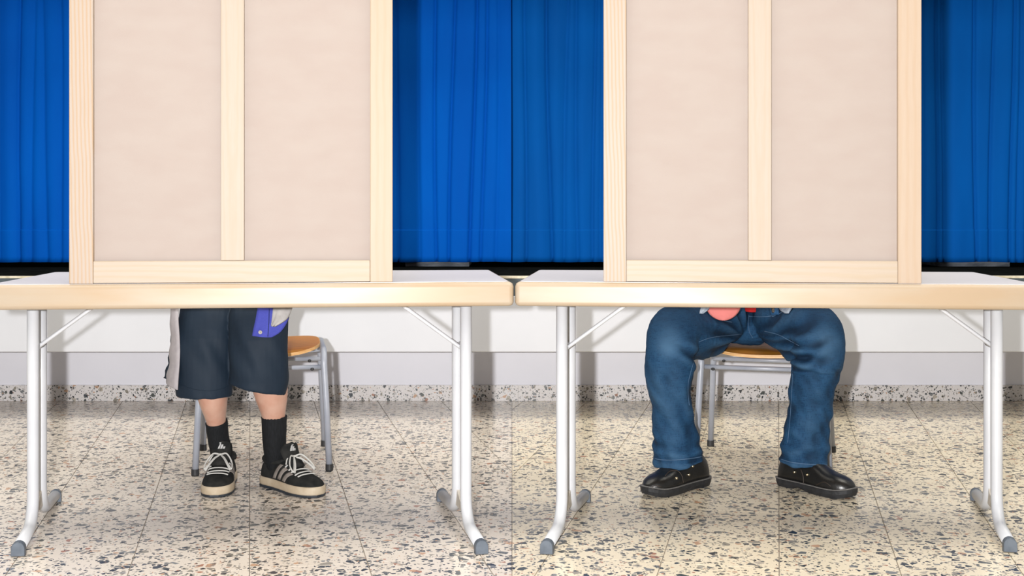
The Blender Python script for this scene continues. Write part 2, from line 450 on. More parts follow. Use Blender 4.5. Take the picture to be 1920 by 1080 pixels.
# ------------------------------------------------------------------ tables
def rounded_rect(hx, y0, y1, r, n=5):
    out = []
    for cx, cy, a0 in ((hx - r, y0 + r, -90), (hx - r, y1 - r, 0), (-hx + r, y1 - r, 90), (-hx + r, y0 + r, 180)):
        for k in range(n + 1):
            a = R(a0 + 90 * k / n); out.append((cx + r * math.cos(a), cy + r * math.sin(a)))
    return out
TH = 0.73; TB = 0.663
def table(x, y, rz, frames, label):
    root = empty('folding_table', (x, y, 0), rz, label, 'table', 'polling tables')
    inv = Matrix.Rotation(-rz, 4, 'Z') @ Matrix.Translation((-x, -y, 0))
    # solid edge with rounded profile
    prof = [(0.010, TB), (0.003, TB + 0.003), (0.0, TB + 0.010), (0.0, TB + 0.0125), (0.0, TH - 0.0165), (0.0, TH - 0.014), (0.003, TH - 0.005), (0.010, TH - 0.001), (0.016, TH - 0.0004)]
    v = []; f = []; n = None
    for ins, z in prof:
        ring = rounded_rect(0.7025 - ins, ins, 0.70 - ins, 0.014 - ins * 0.6); n = len(ring)
        v += [(a, b, z) for a, b in ring]
    for i in range(len(prof) - 1):
        for k in range(n): f.append((i * n + k, i * n + (k + 1) % n, (i + 1) * n + (k + 1) % n, (i + 1) * n + k))
    f.append(tuple(range(n - 1, -1, -1))); f.append(tuple((len(prof) - 1) * n + k for k in range(n)))
    top = link('tabletop', pyd('tabletop', v, f), M['beech'], root)
    for p in top.data.polygons: p.use_smooth = len(p.vertices) == 4
    v, f = prism(rounded_rect(0.7025 - 0.013, 0.013, 0.687, 0.012), TH - 0.003, TH)
    link('laminate_surface', pyd('laminate', v, f), M['laminate'], top)
    for (fx, fy), (gx, gy), mir in frames:      # front cap and rear cap on the floor
        a = Vector((fx, fy, 0)); d = Vector((gx - fx, gy - fy, 0)); ln = d.length; d.normalize()
        q = lambda s, z: inv @ (a + d * s + Vector((0, 0, z)))
        s1, s2 = 0.36 * ln, 0.57 * ln; r = 0.0168
        hint = inv.to_3x3() @ Vector((d.y, -d.x, 0))
        fr = MB()
        def bent(sgn, sc, se):
            rows = [q(sc, TB - 0.001), q(sc, 0.4), q(sc, 0.17)]
            for k in range(0, 9):
                t = k / 8; ang = R(84) * t; rr = 0.085
                rows.append(q(sc + sgn * rr * (1 - math.cos(ang)) * 1.0, 0.115 - rr * math.sin(ang)))
            rows.append(q(se, 0.0215))
            return rows
        e1 = bent(-1, s1, 0.012); e2 = bent(1, s2, ln - 0.012)
        fr.tube(e1, r, hint=hint, n=18); fr.tube(e2, r * 0.98, hint=hint, n=18)
        o = fr.build('leg_frame', M['whitetube'], root, smooth=True)
        gs = MB()
        pl = [q(s1 - 0.005, 0.05), q(s2 + 0.005, 0.05), q(s2, 0.105), q((s1 + s2) / 2, 0.075), q(s1, 0.105)]
        hh = hint.normalized() * 0.004
        gs.add([p + hh for p in pl] + [p - hh for p in pl], [(0, 1, 2, 3, 4), (9, 8, 7, 6, 5)] + [(k, 5 + k, 5 + (k + 1) % 5, (k + 1) % 5) for k in range(5)])
        gs.build('gusset_plate', M['scuff'], o)
        for s, sg in ((0.0, 1), (ln, -1)):      # U shaped plastic end caps
            sec = [(0.0178 * math.cos(R(t)), 0.0215 + 0.0185 * math.sin(R(t))) for t in range(0, 181, 20)] + [(-0.0178, 0.002), (0.0178, 0.002)]
            c = MB(); nn = len(sec); vv = []
            for dd, k_ in ((0.0, 0.93), (0.003, 1.0), (0.022, 1.03)):
                vv += [q(s + sg * dd, 0.02 + (b - 0.02) * k_) + hint.normalized() * (aa * k_) for aa, b in sec]
            c.add(vv, [tuple(range(nn)), tuple(range(3 * nn - 1, 2 * nn - 1, -1))] + [(i * nn + k, (i + 1) * nn + k, (i + 1) * nn + (k + 1) % nn, i * nn + (k + 1) % nn) for i in range(2) for k in range(nn)])
            c.build('foot_cap', M['cap'], o, smooth=False)
        # diagonal brace to the underside of the top
        mid = q((s1 + s2) / 2, 0.0); br = MB()
        sx = mir
        p0 = mid + Vector((sx * 0.0, -0.02, 0.525)); p1 = mid + Vector((sx * 0.19, -0.02, TB + 0.002))
        br.tube([p0, p0.lerp(p1, 0.1), p0.lerp(p1, 0.9), p1], [0.0095, 0.0075, 0.0075, 0.0075], [0.006] * 4, hint=(0, 1, 0), n=10)
        br.build('brace', M['whitetube'], root, smooth=True)
        hb = MB().tube([mid + Vector((0, -0.055, 0.53)), mid + Vector((0, 0.055, 0.53))], 0.009, hint=(1, 0, 0), n=10)
        hb.build('cross_bar', M['whitetube'], o, smooth=True)
        pt = MB(); mm = q((s1 + s2) / 2, 0)
        pt.box(mm.x - 0.03, mm.x + 0.03, 0.16, 0.6, TB - 0.003, TB + 0.001)
        pt.build('hinge_plate', M['whitetube'], root)
    return root
TA = R(6.0)
YT = 3.33
tl = table(wx(476, YT), YT, TA, [((wx(33, 3.31), 3.31), (wx(105, 3.95), 3.95), 1), ((wx(904, 3.33), 3.33), (wx(828, 3.96), 3.96), -1)],
           'beech edged folding table with white legs in front of the person in sneakers')
tr = table(wx(1453, YT), YT, -TA, [((wx(1024, 3.33), 3.33), (wx(1098, 3.95), 3.95), 1), ((wx(1895, 3.35), 3.35), (wx(1829, 3.97), 3.97), -1)],
           'beech edged folding table with white legs in front of the person in jeans')

# ------------------------------------------------------------------ privacy screens
def screen(tb, x0, x1, label):
    hw = (x1 - x0) / 2; xc = (x0 + x1) / 2
    y = 0.012; z0 = TH + 0.0005; z1 = 1.64; d = 0.036
    c = tb.matrix_world if False else Matrix.Translation(tb.location) @ Matrix.Rotation(tb.rotation_euler.z, 4, 'Z')
    root = empty('privacy_screen', c @ Vector((xc, y, z0)), tb.rotation_euler.z, label, 'screen', 'wooden privacy screens on the tables')
    h = z1 - z0
    for a, b, mt, zb, zt in ((-hw, -hw + 0.062, 'pine', 0, h), (-0.0325 - 0.0, 0.0295, 'pine2', 0.0605, h - 0.0605), (hw - 0.061, hw, 'pine3', 0, h)):
        o = MB().box(a, b, 0, d, zb, zt).build('stile', M[mt], root, bevel=0.0015, seg=1)
    for zb in (0.0, h - 0.06):
        MB().box(-hw + 0.0622, hw - 0.0612, 0.0005, d, zb + 0.0012, zb + 0.06).build('rail', M['pine_h'], root, bevel=0.0015, seg=1)
    for a, b in ((-hw + 0.058, -0.030), (0.027, hw - 0.058)):
        MB().box(a, b, 0.016, 0.022, 0.055, h - 0.055).build('hardboard_panel', M['mdf'], root)
    return root
Yb = YT + 0.012
screen(tl, (138 - 476) * YT / F, (735 - 476) * YT / F, 'pine framed hardboard privacy screen hiding the person in shorts')
screen(tr, (1132 - 1453) * YT / F, (1722 - 1453) * YT / F, 'pine framed hardboard privacy screen hiding the person in jeans')

# ------------------------------------------------------------------ chairs
def chair(x, y, rz, label):
    root = empty('school_chair', (x, y, 0), rz, label, 'chair', 'plywood school chairs')   # origin between the front feet
    SH = 0.432; r = 0.0115
    for s in (-1, 1):
        xb, xt = s * 0.2315, s * 0.213
        P = [(xb, 0.0, 0.012), (xb * 0.4 + xt * 0.6, 0.006, 0.25)]
        P.append((xt, 0.010, SH - 0.055))
        for k in range(1, 7):
            a = R(90) * k / 6; P.append((xt, 0.010 + 0.05 * (1 - math.cos(a)), SH - 0.055 + 0.05 * math.sin(a)))
        P.append((xt, 0.25, SH - 0.005))
        for k in range(0, 7):
            a = R(90) * k / 6; P.append((xt, 0.36 + 0.05 * math.sin(a), SH - 0.055 + 0.05 * math.cos(a)))
        P.append((xb * 0.4 + xt * 0.6, 0.44, 0.25)); P.append((xb, 0.467, 0.012))
        o = MB().tube(P, r, hint=(1, 0, 0), n=14).build('side_frame', M['chair'], root, smooth=True)
        for yy in (0.0, 0.467):
            MB().tube([(xb, yy, 0.0), (xb, yy, 0.004), (xb, yy * 0.999, 0.024)], [0.0125, 0.014, 0.0135], n=14).build('foot_cap', M['rubber'], o, smooth=False)
    for yy, zz, rr in ((0.03, 0.366, 0.0085), (0.40, 0.352, 0.0085)):
        c = MB().tube([(-0.214, yy, zz), (0.214, yy, zz)], rr, hint=(0, 1, 0), n=12).build('stretcher', M['chair'], root, smooth=True)
        for s in (-1, 1):
            MB().ball((s * 0.172, yy - 0.011, zz - 0.006), (0.007, 0.004, 0.0055), 10, 6).build('bolt', M['rubber'], c, smooth=True)
    for yy in (0.075, 0.35):
        MB().tube([(-0.208, yy, SH - 0.012), (-0.12, yy, SH - 0.017), (0, yy, SH - 0.019), (0.12, yy, SH - 0.017), (0.208, yy, SH - 0.012)], 0.013, 0.004, hint=(0, 1, 0), n=10).build('seat_rail', M['chair'], root, smooth=True)
    # dished plywood seat
    def shell(zf, n1=24, n2=24, th=0.011, nm='seat', exp=3.4, hx=0.203, hy=0.215, cy=0.215):
        v = []; f = []; N = None
        rings = 12; seg = 56
        for sgn in (1, 0):
            for i in range(rings + 1):
                q = i / rings
                for k in range(seg):
                    a = 2 * math.pi * k / seg; c, s_ = math.cos(a), math.sin(a)
                    rr = (abs(c) ** exp + abs(s_) ** exp) ** (-1 / exp)
                    px, py = hx * q * rr * c, hy * q * rr * s_
                    v.append((px, cy + py, zf(px, py) - (0 if sgn else th)))
        N = (rings + 1) * seg
        for i in range(rings):
            for k in range(seg):
                a, b = i * seg + k, i * seg + (k + 1) % seg
                f.append((a, a + seg, b + seg, b)); f.append((b + N, b + seg + N, a + seg + N, a + N))
        return v, f, N, rings, seg
    zf = lambda px, py: SH + 0.012 - 0.012 * (1 - (px / 0.21) ** 2) - 0.010 * max(0, (-py - 0.12) / 0.095) ** 2 + 0.004 * (py / 0.2)
    v, f, N, rings, seg = shell(zf)
    seat = link('seat', pyd('seat', v, f), M['ply'], root, smooth=True)
    ed = MB(); base = rings * seg
    ring_t = [Vector(v[base + k]) for k in range(seg)]; ring_b = [Vector(v[base + N + k]) for k in range(seg)]
    cc = Vector((0, 0.215, SH))
    outv = [p + Vector((p.x - cc.x, p.y - cc.y, 0)).normalized() * 0.002 for p in ring_t] + [p + Vector((p.x - cc.x, p.y - cc.y, 0)).normalized() * 0.002 for p in ring_b] + ring_t + ring_b
    fe = []
    for k in range(seg):
        j = (k + 1) % seg
        fe += [(k, seg + k, seg + j, j), (2 * seg + k, k, j, 2 * seg + j), (seg + k, 3 * seg + k, 3 * seg + j, seg + j)]
    link('seat_edge', pyd('seat_edge', outv, fe), M['plyedge'], seat)
    # backrest on two close-set bars behind the sitter
    for s in (-1, 1):
        MB().tube([(s * 0.06, 0.34, SH - 0.014), (s * 0.06, 0.42, SH - 0.012), (s * 0.06, 0.455, SH + 0.02), (s * 0.06, 0.49, 0.66), (s * 0.06, 0.505, 0.76)], 0.009, 0.005, hint=(1, 0, 0), n=10).build('back_support', M['chair'], root, smooth=True)
    L = [(-0.17, 0.47 + 0.03 * (z - 0.64), z) for z in (0.64, 0.67, 0.71, 0.75, 0.78)]
    Q = [(0.17, a[1], a[2]) for a in L]
    link('backrest', sheet(L, Q, 14, lambda i, t: Vector((0, 0.03 * (1 - (2 * t - 1) ** 2), 0)), 0.011), M['ply'], root, smooth=True)
    return root
ca = math.atan2(0.088, 0.465); cb = -math.atan2(0.12, 0.43)
chair((wx(370, 4.37) + wx(616, 4.37)) / 2, 4.37, ca, 'plywood chair with grey tube legs behind the shoes with white stripes')
chair((wx(1303, 4.36) + wx(1553, 4.36)) / 2, 4.36, cb, 'plywood chair with grey tube legs between the blue jeans legs')

# ------------------------------------------------------------------ people
def skin_mat():
    m = noisy('skin', (0.44, 0.27, 0.205, 1), (0.40, 0.215, 0.155, 1), 24, 0.36, detail=5, spec=0.4)
    return m
M['skin'] = skin_mat()
M['navy'] = noisy('navy_cotton', (0.0075, 0.0165, 0.030, 1), (0.0055, 0.013, 0.025, 1), 9, 0.7, b=0.06, bscale=500, spec=0.25)
M['stripe'] = noisy('pale_grey_side_panel', (0.34, 0.315, 0.33, 1), (0.30, 0.28, 0.295, 1), 60, 0.7)
M['blueshirt'] = noisy('violet_blue_cloth', (0.055, 0.066, 0.34, 1), (0.048, 0.058, 0.31, 1), 300, 0.8, spec=0.2)
M['greyshirt'] = noisy('pale_grey_jersey', (0.36, 0.35, 0.35, 1), (0.28, 0.272, 0.27, 1), 30, 0.85, spec=0.2)
M['sock'] = noisy('black_sock_knit', (0.006, 0.007, 0.008, 1), (0.010, 0.011, 0.013, 1), 300, 0.85, sc=(1, 1, 0.15), b=0.2, bscale=260, spec=0.2)
M['suede'] = noisy('black_suede', (0.010, 0.011, 0.011, 1), (0.021, 0.021, 0.020, 1), 45, 0.9, detail=6, b=0.15, bscale=300, spec=0.15)
M['stripe_shoe'] = noisy('worn_white_leather', (0.23, 0.205, 0.185, 1), (0.155, 0.135, 0.12, 1), 40, 0.6, detail=5)
M['midsole'] = noisy('cream_midsole', (0.44, 0.37, 0.275, 1), (0.37, 0.295, 0.205, 1), 30, 0.6, detail=5)
M['outsole'] = noisy('dark_outsole', (0.02, 0.026, 0.036, 1), (0.012, 0.016, 0.022, 1), 40, 0.6)
M['lace'] = noisy('white_lace', (0.47, 0.465, 0.445, 1), (0.40, 0.395, 0.375, 1), 500, 0.8)
M['logo'] = mat('white_print', (0.36, 0.36, 0.36, 1), 0.6)
M['button'] = mat('pearl_button', (0.40, 0.38, 0.36, 1), 0.3)
M['leather'] = noisy('black_leather', (0.0035, 0.0035, 0.0036, 1), (0.006, 0.006, 0.0058, 1), 30, 0.34, detail=4, b=0.12, bscale=160, spec=0.55)
M['bootsole'] = noisy('grey_black_boot_sole', (0.008, 0.009, 0.011, 1), (0.017, 0.018, 0.021, 1), 60, 0.6, b=0.2, bscale=90)
M['welt'] = noisy('grey_welt', (0.14, 0.135, 0.13, 1), (0.09, 0.088, 0.085, 1), 200, 0.7)
M['brass'] = mat('brass_stud', (0.55, 0.46, 0.30, 1), 0.25, 1.0)
M['red'] = noisy('red_jersey', (0.38, 0.012, 0.012, 1), (0.31, 0.01, 0.01, 1), 40, 0.8, spec=0.2)
M['pink'] = noisy('pink_cloth', (0.56, 0.175, 0.165, 1), (0.54, 0.165, 0.155, 1), 60, 0.8, spec=0.2)
M['hair1'] = noisy('dark_brown_hair', (0.02, 0.012, 0.008, 1), (0.035, 0.022, 0.014, 1), 90, 0.6, sc=(1, 1, 0.2), b=0.4, bscale=120)
M['hair2'] = noisy('brown_hair', (0.05, 0.032, 0.018, 1), (0.07, 0.045, 0.026, 1), 90, 0.6, sc=(1, 1, 0.2), b=0.4, bscale=120)
M['eye'] = mat('eye_white', (0.6, 0.6, 0.58, 1), 0.2)
M['lining'] = noisy('pale_pocket_lining', (0.28, 0.32, 0.38, 1), (0.15, 0.19, 0.26, 1), 60, 0.8)
M['belt'] = noisy('dark_belt_leather', (0.02, 0.014, 0.01, 1), (0.03, 0.02, 0.014, 1), 60, 0.5)
def denim():
    m = mat('blue_denim', (0.01, 0.035, 0.09, 1), 0.8, spec=0.15); N, L, B = nodes(m)
    v = coords(m, (1, 1, 1)); at = N.new('ShaderNodeAttribute'); at.attribute_name = 'fade'
    n1 = noise_tex(m, v, 14, 4); n2 = noise_tex(m, coords(m, (1, 1, 0.12)), 420, 2); n3 = noise_tex(m, coords(m, (0.12, 0.12, 1)), 420, 2)
    base = ramp(m, n1, [(0.3, (0.0055, 0.028, 0.072, 1)), (0.7, (0.0095, 0.042, 0.100, 1))])
    wv = N.new('ShaderNodeMath'); wv.operation = 'ADD'; L.new(n2, wv.inputs[0]); L.new(n3, wv.inputs[1])
    th = ramp(m, wv.outputs[0], [(0.8, (0.72, 0.76, 0.8, 1)), (1.0, (1.45, 1.32, 1.22, 1))])
    c = mixc(m, 1.0, base, th, 'MULTIPLY')
    c = mixc(m, at.outputs['Fac'], c, (0.052, 0.118, 0.205, 1))
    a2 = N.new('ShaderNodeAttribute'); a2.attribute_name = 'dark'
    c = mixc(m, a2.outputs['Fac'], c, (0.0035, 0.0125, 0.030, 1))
    L.new(c, B.inputs['Base Color'])
    bump(m, wv.outputs[0], 0.25, 0.002)
    return m
M['denim'] = denim()
M['denim_hem'] = noisy('faded_hem_denim', (0.022, 0.075, 0.16, 1), (0.012, 0.045, 0.11, 1), 120, 0.8, spec=0.15)
M['thread'] = mat('pale_thread', (0.05, 0.105, 0.19, 1), 0.9)

def attach(name, me, mt, root, par=None, smooth=True):     # mesh built in room coordinates
    off = root.location
    for v in me.vertices: v.co -= off
    me.update()
    return link(name, me, mt, par or root, smooth)
def lerp_tab(tab, s):
    for (a, b), (c, d) in zip(tab, tab[1:]):
        if s <= c: 
            t = (s - a) / (c - a); t = max(0, t); return b + (d - b) * t
    return tab[-1][1]
def smooth_tab(tab):
    P = smooth_path(tab, 6); return P

class Shoe:
    def __init__(s, heel, toe, L, hw, ht, zb):
        s.h = Vector((heel[0], heel[1], 0)); d = Vector((toe[0] - heel[0], toe[1] - heel[1], 0)).normalized()
        s.d = d; s.w = Vector((-d.y, d.x, 0)); s.L = L; s.hw = smooth_tab(hw); s.ht = smooth_tab(ht); s.zb = zb
    def P(s, t, side, z):            # along, across (metres), up
        return s.h + s.d * (t * s.L) + s.w * side + Vector((0, 0, z))
    def S(s, t, v, off=0.0):         # surface of the upper, v 0..pi across
        hw = lerp_tab(s.hw, t) + off; h = lerp_tab(s.ht, t) + off
        c, q = math.cos(v), math.sin(v)
        return s.P(t, hw * math.copysign(abs(c) ** 0.75, c), s.zb + (h - s.zb) * max(q, 0) ** 0.8)
    def upper(s, n=40, m=20):
        mb = MB(); v = []; f = []
        for i in range(n + 1):
            t = i / n
            for j in range(m + 1): v.append(s.S(t, math.pi * j / m))
        for i in range(n):
            for j in range(m):
                a = i * (m + 1) + j; f.append((a, a + 1, a + m + 2, a + m + 1))
            f.append((i * (m + 1), (i + 1) * (m + 1), (i + 1) * (m + 1) + m, i * (m + 1) + m))
        f.append(tuple(range(m, -1, -1))); f.append(tuple(n * (m + 1) + j for j in range(m + 1)))
        return mb.add(v, f)
    def sole(s, rows, ext=0.004, n=30):         # rows of (z at heel, z at toe, extra width)
        top = []; 
        ts = [i / n for i in range(n + 1)]
        def ring(za, zt, ex):
            out = []
            for sg, seq in ((1, ts), (-1, ts[::-1])):
                for t in seq:
                    tt = -0.012 - ex * 1.5 + t * (1.024 + ex * 3.0)
                    z = za + (zt - za) * t if not callable(za) else za(t)
                    out.append(s.P(tt, sg * (lerp_tab(s.hw, t) * 0.99 + ext + ex), z))
            return out
        rg = [ring(*r) for r in rows]; k = len(rg[0]); v = [p for r in rg for p in r]; f = []
        for i in range(len(rg) - 1):
            for j in range(k): f.append((i * k + j, (i + 1) * k + j, (i + 1) * k + (j + 1) % k, i * k + (j + 1) % k))
        f.append(tuple(range(k))); f.append(tuple((len(rg) - 1) * k + j for j in range(k - 1, -1, -1)))
        return MB().add(v, f)
    def patch(s, t0b, t1b, t0t, t1t, v0, v1, off=0.0018, n=8):
        L = []; Q = []
        for i in range(n + 1):
            q = i / n; v = v0 + (v1 - v0) * q
            L.append(s.S(t0b + (t0t - t0b) * q, v, off)); Q.append(s.S(t1b + (t1t - t1b) * q, v, off))
        return sheet(L, Q, 4, None, 0.002)

SN_HW = [(0, .020), (.04, .031), (.12, .036), (.3, .0365), (.5, .043), (.68, .050), (.82, .0475), (.91, .039), (.97, .025), (1, .010)]
SN_HT = [(0, .080), (.1, .088), (.25, .083), (.36, .096), (.46, .096), (.57, .083), (.7, .067), (.84, .057), (.93, .049), (1, .036)]
def sneaker(root, heel, toe, L, sh_id):
    s = Shoe(heel, toe, L, SN_HW, SN_HT, 0.03)
    shoe = attach('sneaker', s.upper().mesh('sneaker'), M['suede'], root)
    shoe['label'] = 'black suede sneaker with three pale side stripes and white laces'
    def sub(n, me, mt, sm=True): return attach(n, me, M[mt], root, shoe, sm)
    sub('midsole', s.sole([(.0365, .0345, -.004), (.034, .032, -.001), (.024, .022, .0), (.014, .013, -.0005), (.010, .009, -.001)]).mesh('midsole'), 'midsole', True)
    sub('outsole', s.sole([(.0102, .0092, -.001), (.007, .007, .0), (.002, .003, -.0005), (.0004, .0012, -.002)]).mesh('outsole'), 'outsole', False)
    for sd in (0, 1):
        for k in range(3):
            b = 0.30 + 0.105 * k; t = b + 0.105
            v0, v1 = R(6), R(54)
            if sd: v0, v1 = math.pi - v0, math.pi - v1
            sub('side_stripe', s.patch(b, b + 0.066, t, t + 0.058, v0, v1), 'stripe_shoe')
    # tongue
    LL = []; RR = []
    for t, z, hw in ((.60, .080, .026), (.53, .094, .029), (.47, .111, .032), (.43, .130, .034), (.43, .145, .031), (.45, .153, .020)):
        LL.append(s.P(t, hw, z)); RR.append(s.P(t, -hw, z))
    tg = sub('tongue', sheet(LL, RR, 8, lambda i, t: s.d * (0.014 * (1 - (2 * t - 1) ** 2)) + Vector((0, 0, 0.005 * (1 - (2 * t - 1) ** 2))), 0.009), 'suede')
    # three slanted bars on the tongue
    tb = BVHTree.FromPolygons([v.co + root.location for v in tg.data.vertices], [tuple(p.vertices) for p in tg.data.polygons])
    def on(a, up):
        o = s.P(.425 + .25, a, 0.136 + up + 0.02); d_ = (s.P(.43, a, 0.136 + up) - o).normalized()
        loc, nor, i_, ds = tb.ray_cast(o, d_)
        if loc is None: loc, nor, i_, ds = tb.find_nearest(s.P(.47, a, 0.136 + up))
        return loc - d_ * 0.0012
    for a0, hgt in ((.0125, .008), (.0045, .0145), (-.0035, .021)):
        ns = 5
        A = [on(a0 + 0.006 * (k / ns) * hgt / .021, -0.010 + hgt * k / ns) for k in range(ns + 1)]
        Bq = [on(a0 - 0.0062 + 0.006 * (k / ns) * hgt / .021, -0.010 + hgt * k / ns) for k in range(ns + 1)]
        sub('tongue_mark', sheet(A, Bq, 2, None, 0.0014), 'logo', False)
    # lace rows
    for i, t in enumerate((.765, .705, .645, .585, .525)):
        wv = R(56) - i * R(1); pts = []
        for k in range(9):
            q = k / 8; v = wv + (math.pi - 2 * wv) * q
            pts.append(s.S(t + 0.012 * (q - .5) * (1 if i % 2 else -1), v, 0.004))
        MBx = MB().tube(pts, 0.0036, 0.0022, hint=s.d, n=8)
        sub('lace', MBx.mesh('lace'), 'lace')
    # bow: two loops and two ends, knot on top
    kn = s.P(.505, 0, .113) + s.d * 0.006
    bow = MB().ball(kn, (.008, .008, .006), 10, 6)
    def loop(pts, r=0.003):
        P = [kn + s.w * a + s.d * b + Vector((0, 0, c)) for a, b, c in pts]
        bow.tube(smooth_path(P, 6), r, r * 0.75, hint=(0, 0, 1), n=8)
    for sg in (1, -1):
        loop([(0, 0, 0), (sg * .022, .012, .006), (sg * .042, .034, -.018), (sg * .044, .055, -.036), (sg * .034, .046, -.026), (sg * .016, .022, -.006), (0, 0, 0)])
        loop([(0, 0, 0), (sg * .014, .024, -.006), (sg * .028, .046, -.022), (sg * .040, .058, -.040)])
        loop([(0, 0, 0), (sg * .024, -.002, -.004), (sg * .036, .006, -.02)])
    sub('lace_bow', bow.mesh('lace_bow'), 'lace')
    # padded collar
    col = []
    for k in range(25):
        a = 2 * math.pi * k / 24
        tt = .20 - .185 * math.cos(a); sd = math.sin(a) * .033
        col.append(s.P(tt, sd, .086 + .010 * (abs(math.cos(a))) * (1 if math.cos(a) > 0 else 0.7)))
    sub('collar', MB().tube(col, 0.008, 0.008, hint=(0, 0, 1), n=8, cap=False).mesh('collar'), 'suede')
    return s, shoe

BT_HW = [(0, .022), (.04, .034), (.14, .040), (.32, .041), (.5, .045), (.68, .051), (.82, .048), (.91, .039), (.97, .025), (1, .010)]
BT_HT = [(0, .060), (.03, .085), (.08, .105), (.2, .122), (.34, .128), (.42, .120), (.50, .105), (.6, .088), (.72, .074), (.84, .067), (.93, .057), (1, .040)]
def boot(root, heel, toe, L, studs, seams):
    s = Shoe(heel, toe, L, BT_HW, BT_HT, 0.026)
    me = s.upper(48, 24).mesh('boot'); bv = bvh_of(me)
    b = attach('boot', me, M['leather'], root); b['label'] = 'black leather ankle boot with brass studs and thick grey sole'
    def sub(n, me, mt, sm=True): return attach(n, me, M[mt], root, b, sm)
    arch = lambda lo: (lambda t: lo + 0.010 * math.exp(-((t - 0.36) / 0.08) ** 2) + 0.012 * max(0, (t - 0.82) / 0.18) ** 2)
    lift = lambda z: (lambda t: z + 0.009 * max(0, (t - 0.8) / 0.2) ** 2)
    sub('sole', s.sole([(lift(.027), 0, .0), (lift(.025), 0, .003), (lift(.014), 0, .002), (arch(.0005), 0, -.003)], 0.001).mesh('sole'), 'bootsole', False)
    sub('welt', s.sole([(lift(.0300), 0, -.002), (lift(.0294), 0, .0045), (lift(.0276), 0, .0055), (lift(.0262), 0, .003)], 0.001).mesh('welt'), 'welt', False)
    for px, row in studs:
        for p in snap(bv, [wp(px, row, 4.1)], 0.001):
            sub('stud', MB().ball(p, .0052, 12, 8).mesh('stud'), 'brass')
    for sm in seams:
        pts = snap(bv, [wp(a, r_, 4.1) for a, r_ in smooth_path(sm, 6)], 0.0008)
        if len(pts) > 3: sub('seam', MB().tube(pts, 0.0016, hint=(0, 0, 1), n=6).mesh('seam'), 'belt')
    # toe crease
    return s, b

